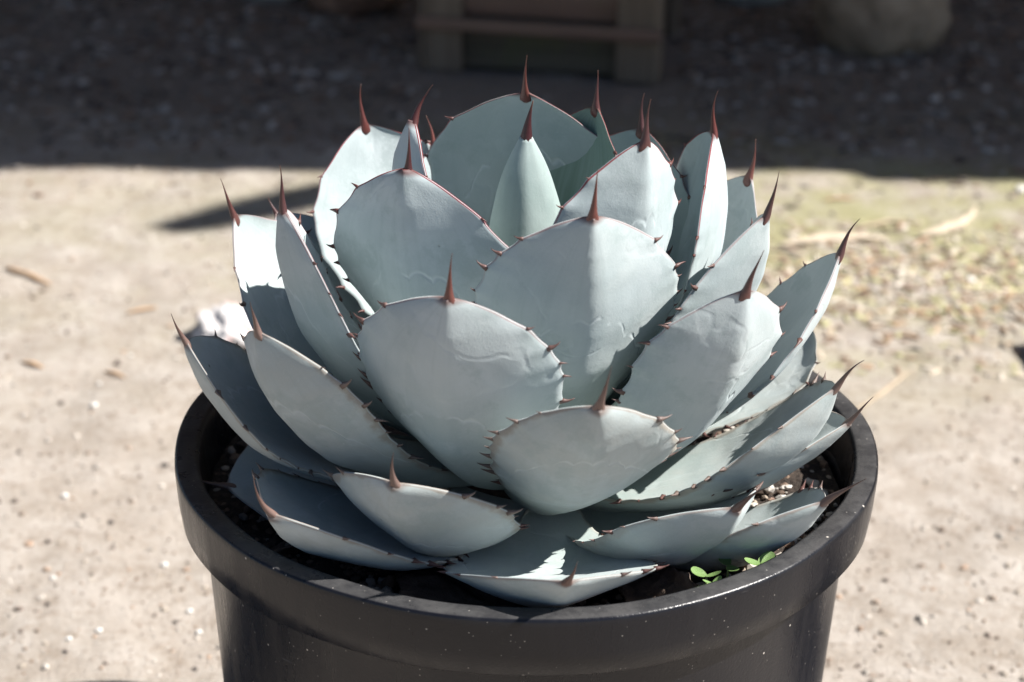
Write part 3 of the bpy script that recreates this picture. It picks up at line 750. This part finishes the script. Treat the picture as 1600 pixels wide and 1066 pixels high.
# withered leaves under the rosette
DRY = [(.47, .04, .42, .085, .017, .6, .6, .010, .45, -.033, .118, 0, 0, 0, 'old'), (-.26, .02, .10, .075, .034, .15, -.15, .0, .45, -.034, .108, 0, 0, 0, 'old'),
       (.62, .0, .10, .070, .016, .4, -.5, .01, .45, -.034, .110, 0, 0, 0, 'old'), (-1.05, .0, .05, .060, .020, .3, .3, .01, .45, -.034, .120, 0, 0, 0, 'old')]
for i, P in enumerate(DRY): make_leaf(P, 500+i, True)
# the closed central spindle of young leaves
def spindle():
    n, m = 64, 60; top = Vector((-.003, -.010, .191)); bot = Vector((.002, 0, .03)); v = []; f = []; uvs = []
    for j in range(m+1):
        s = j/m; c = top.lerp(bot, s)
        d = s*.161
        r = .0035 + .0222*(1-math.exp(-(d/.036)**1.12)) if d < .07 else .0035+.0222*(1-math.exp(-(d/.036)**1.12))
        for i in range(n):
            a = 2*math.pi*i/n
            ridge = 1 + .05*math.exp(-((a-4.72+.25*s)/.28)**2) + .03*((a/6.283+s*.3) % 1) + .03*noise.noise(Vector((math.cos(a)*2, math.sin(a)*2, s*7)))
            v.append(c+Vector((math.cos(a)*r*ridge, math.sin(a)*r*ridge*.92, 0))+OFF); uvs.append((2.2+.6*((i/n*2) % 1), .96-s*.5))
    for j in range(m):
        for i in range(n):
            k = (i+1) % n; f.append((j*n+i, (j+1)*n+i, (j+1)*n+k, j*n+k))
    f.append(tuple(range(n)))
    o = obj('leaf', mesh('leaf', v, f, True, uvs), M_LEAF, agave); o.color = (.0, .37, .42, 1); o['label'] = 'furled young leaf at the heart of the rosette'
    path = []; rad = []
    for i in range(17):
        s = i/16; path.append(top+Vector((.0035*s*s, -.002*s, -.006+.0275*s))+OFF); rad.append(.0044*(1-s)**1.35+.00025)
    a, b = tube_data(path, rad, 10); sp = obj('spine', mesh('spine', a, b, True, [(k/10, i/16) for i in range(17) for k in range(10)]), M_SPINE, o); sp.color = (0, .95, 0, 1)
spindle()
# teeth: the nearest ones singly, the far rest joined
teeth.sort(key=lambda q: q[0])
for (_, lf, M4, age) in teeth[:295]:
    o = bpy.data.objects.new('tooth', TOOTH); sc.collection.objects.link(o); o.parent = lf; o.matrix_local = M4; o.color = (age, random.random(), 0, 1)
v = []; f = []
for (_, lf, M4, age) in teeth[295:]:
    b = len(v); v += [M4 @ q.co for q in TOOTH.vertices]; f += [tuple(b+i for i in p.vertices) for p in TOOTH.polygons]
if v:
    o = obj('teeth', mesh('teeth', v, f), M_TOOTH, agave); o['kind'] = 'stuff'; o.color = (.3, .5, 0, 1)

# ---------------------------------------------------------------- weed seedlings in the pot
M_COT = plain('seedling_leaf', (.165, .27, .085), .5, 200, .35); M_STEM = plain('seedling_stem', (.30, .40, .14), .6, 200, .2)
def cot_mesh():
    v = []; f = []; n, m = 14, 5
    for j in range(m+1):
        r = j/m
        for i in range(n):
            a = 2*math.pi*i/n; x = math.cos(a)*r; y = math.sin(a)*r
            v.append((.5+.5*x, .36*y*(1+.15*x), .16*(x*x*.6+y*y*.5)))
    for j in range(m):
        for i in range(n):
            k = (i+1) % n; f.append((j*n+i, (j+1)*n+i, (j+1)*n+k, j*n+k))
    me = mesh('cotyledon', v, f); me.materials.append(M_COT); return me
COT = cot_mesh()
def seedling(loc, h, size, rz, label, tilt=.25, nleaf=2):
    e = empty('seedling', loc, rz); tag(e, label, 'seedling', 'weed seedlings in the pot')
    v, f = tube_data([Vector((0, 0, 0)), Vector((.001, 0, h*.5)), Vector((0, 0, h))], [.0009, .0008, .0007], 6); obj('stem', mesh('stem', v, f), M_STEM, e)
    for k in range(nleaf):
        o = obj('seed_leaf', COT, None, e, (0, 0, h)); o.scale = (size,)*3; o.rotation_euler = (random.uniform(-.2, .2), -tilt+random.uniform(-.2, .2), math.pi*2/nleaf*k)
seedling((.127, -.138, SZ+.009), .028, .0105, .5, 'bright green seedling with two round leaves by the front right lip')
seedling((.112, -.128, SZ+.009), .020, .0095, 1.9, 'shaded seedling just left of the bright green one', .1)
seedling((.098, -.146, SZ+.009), .024, .0095, -.4, 'dark green seedling beside the withered front leaf', .3)
seedling((.118, -.140, SZ+.009), .014, .0085, 2.6, 'dull seedling low in the soil below the shaded one', .0)
seedling((.100, -.160, SZ+.009), .028, .0065, .2, 'tiny yellow green sprout touching the front lip', .5)
seedling((.106, -.150, SZ+.009), .018, .0080, 1.1, 'small dull seedling between the sprout and the dark green one', .2)
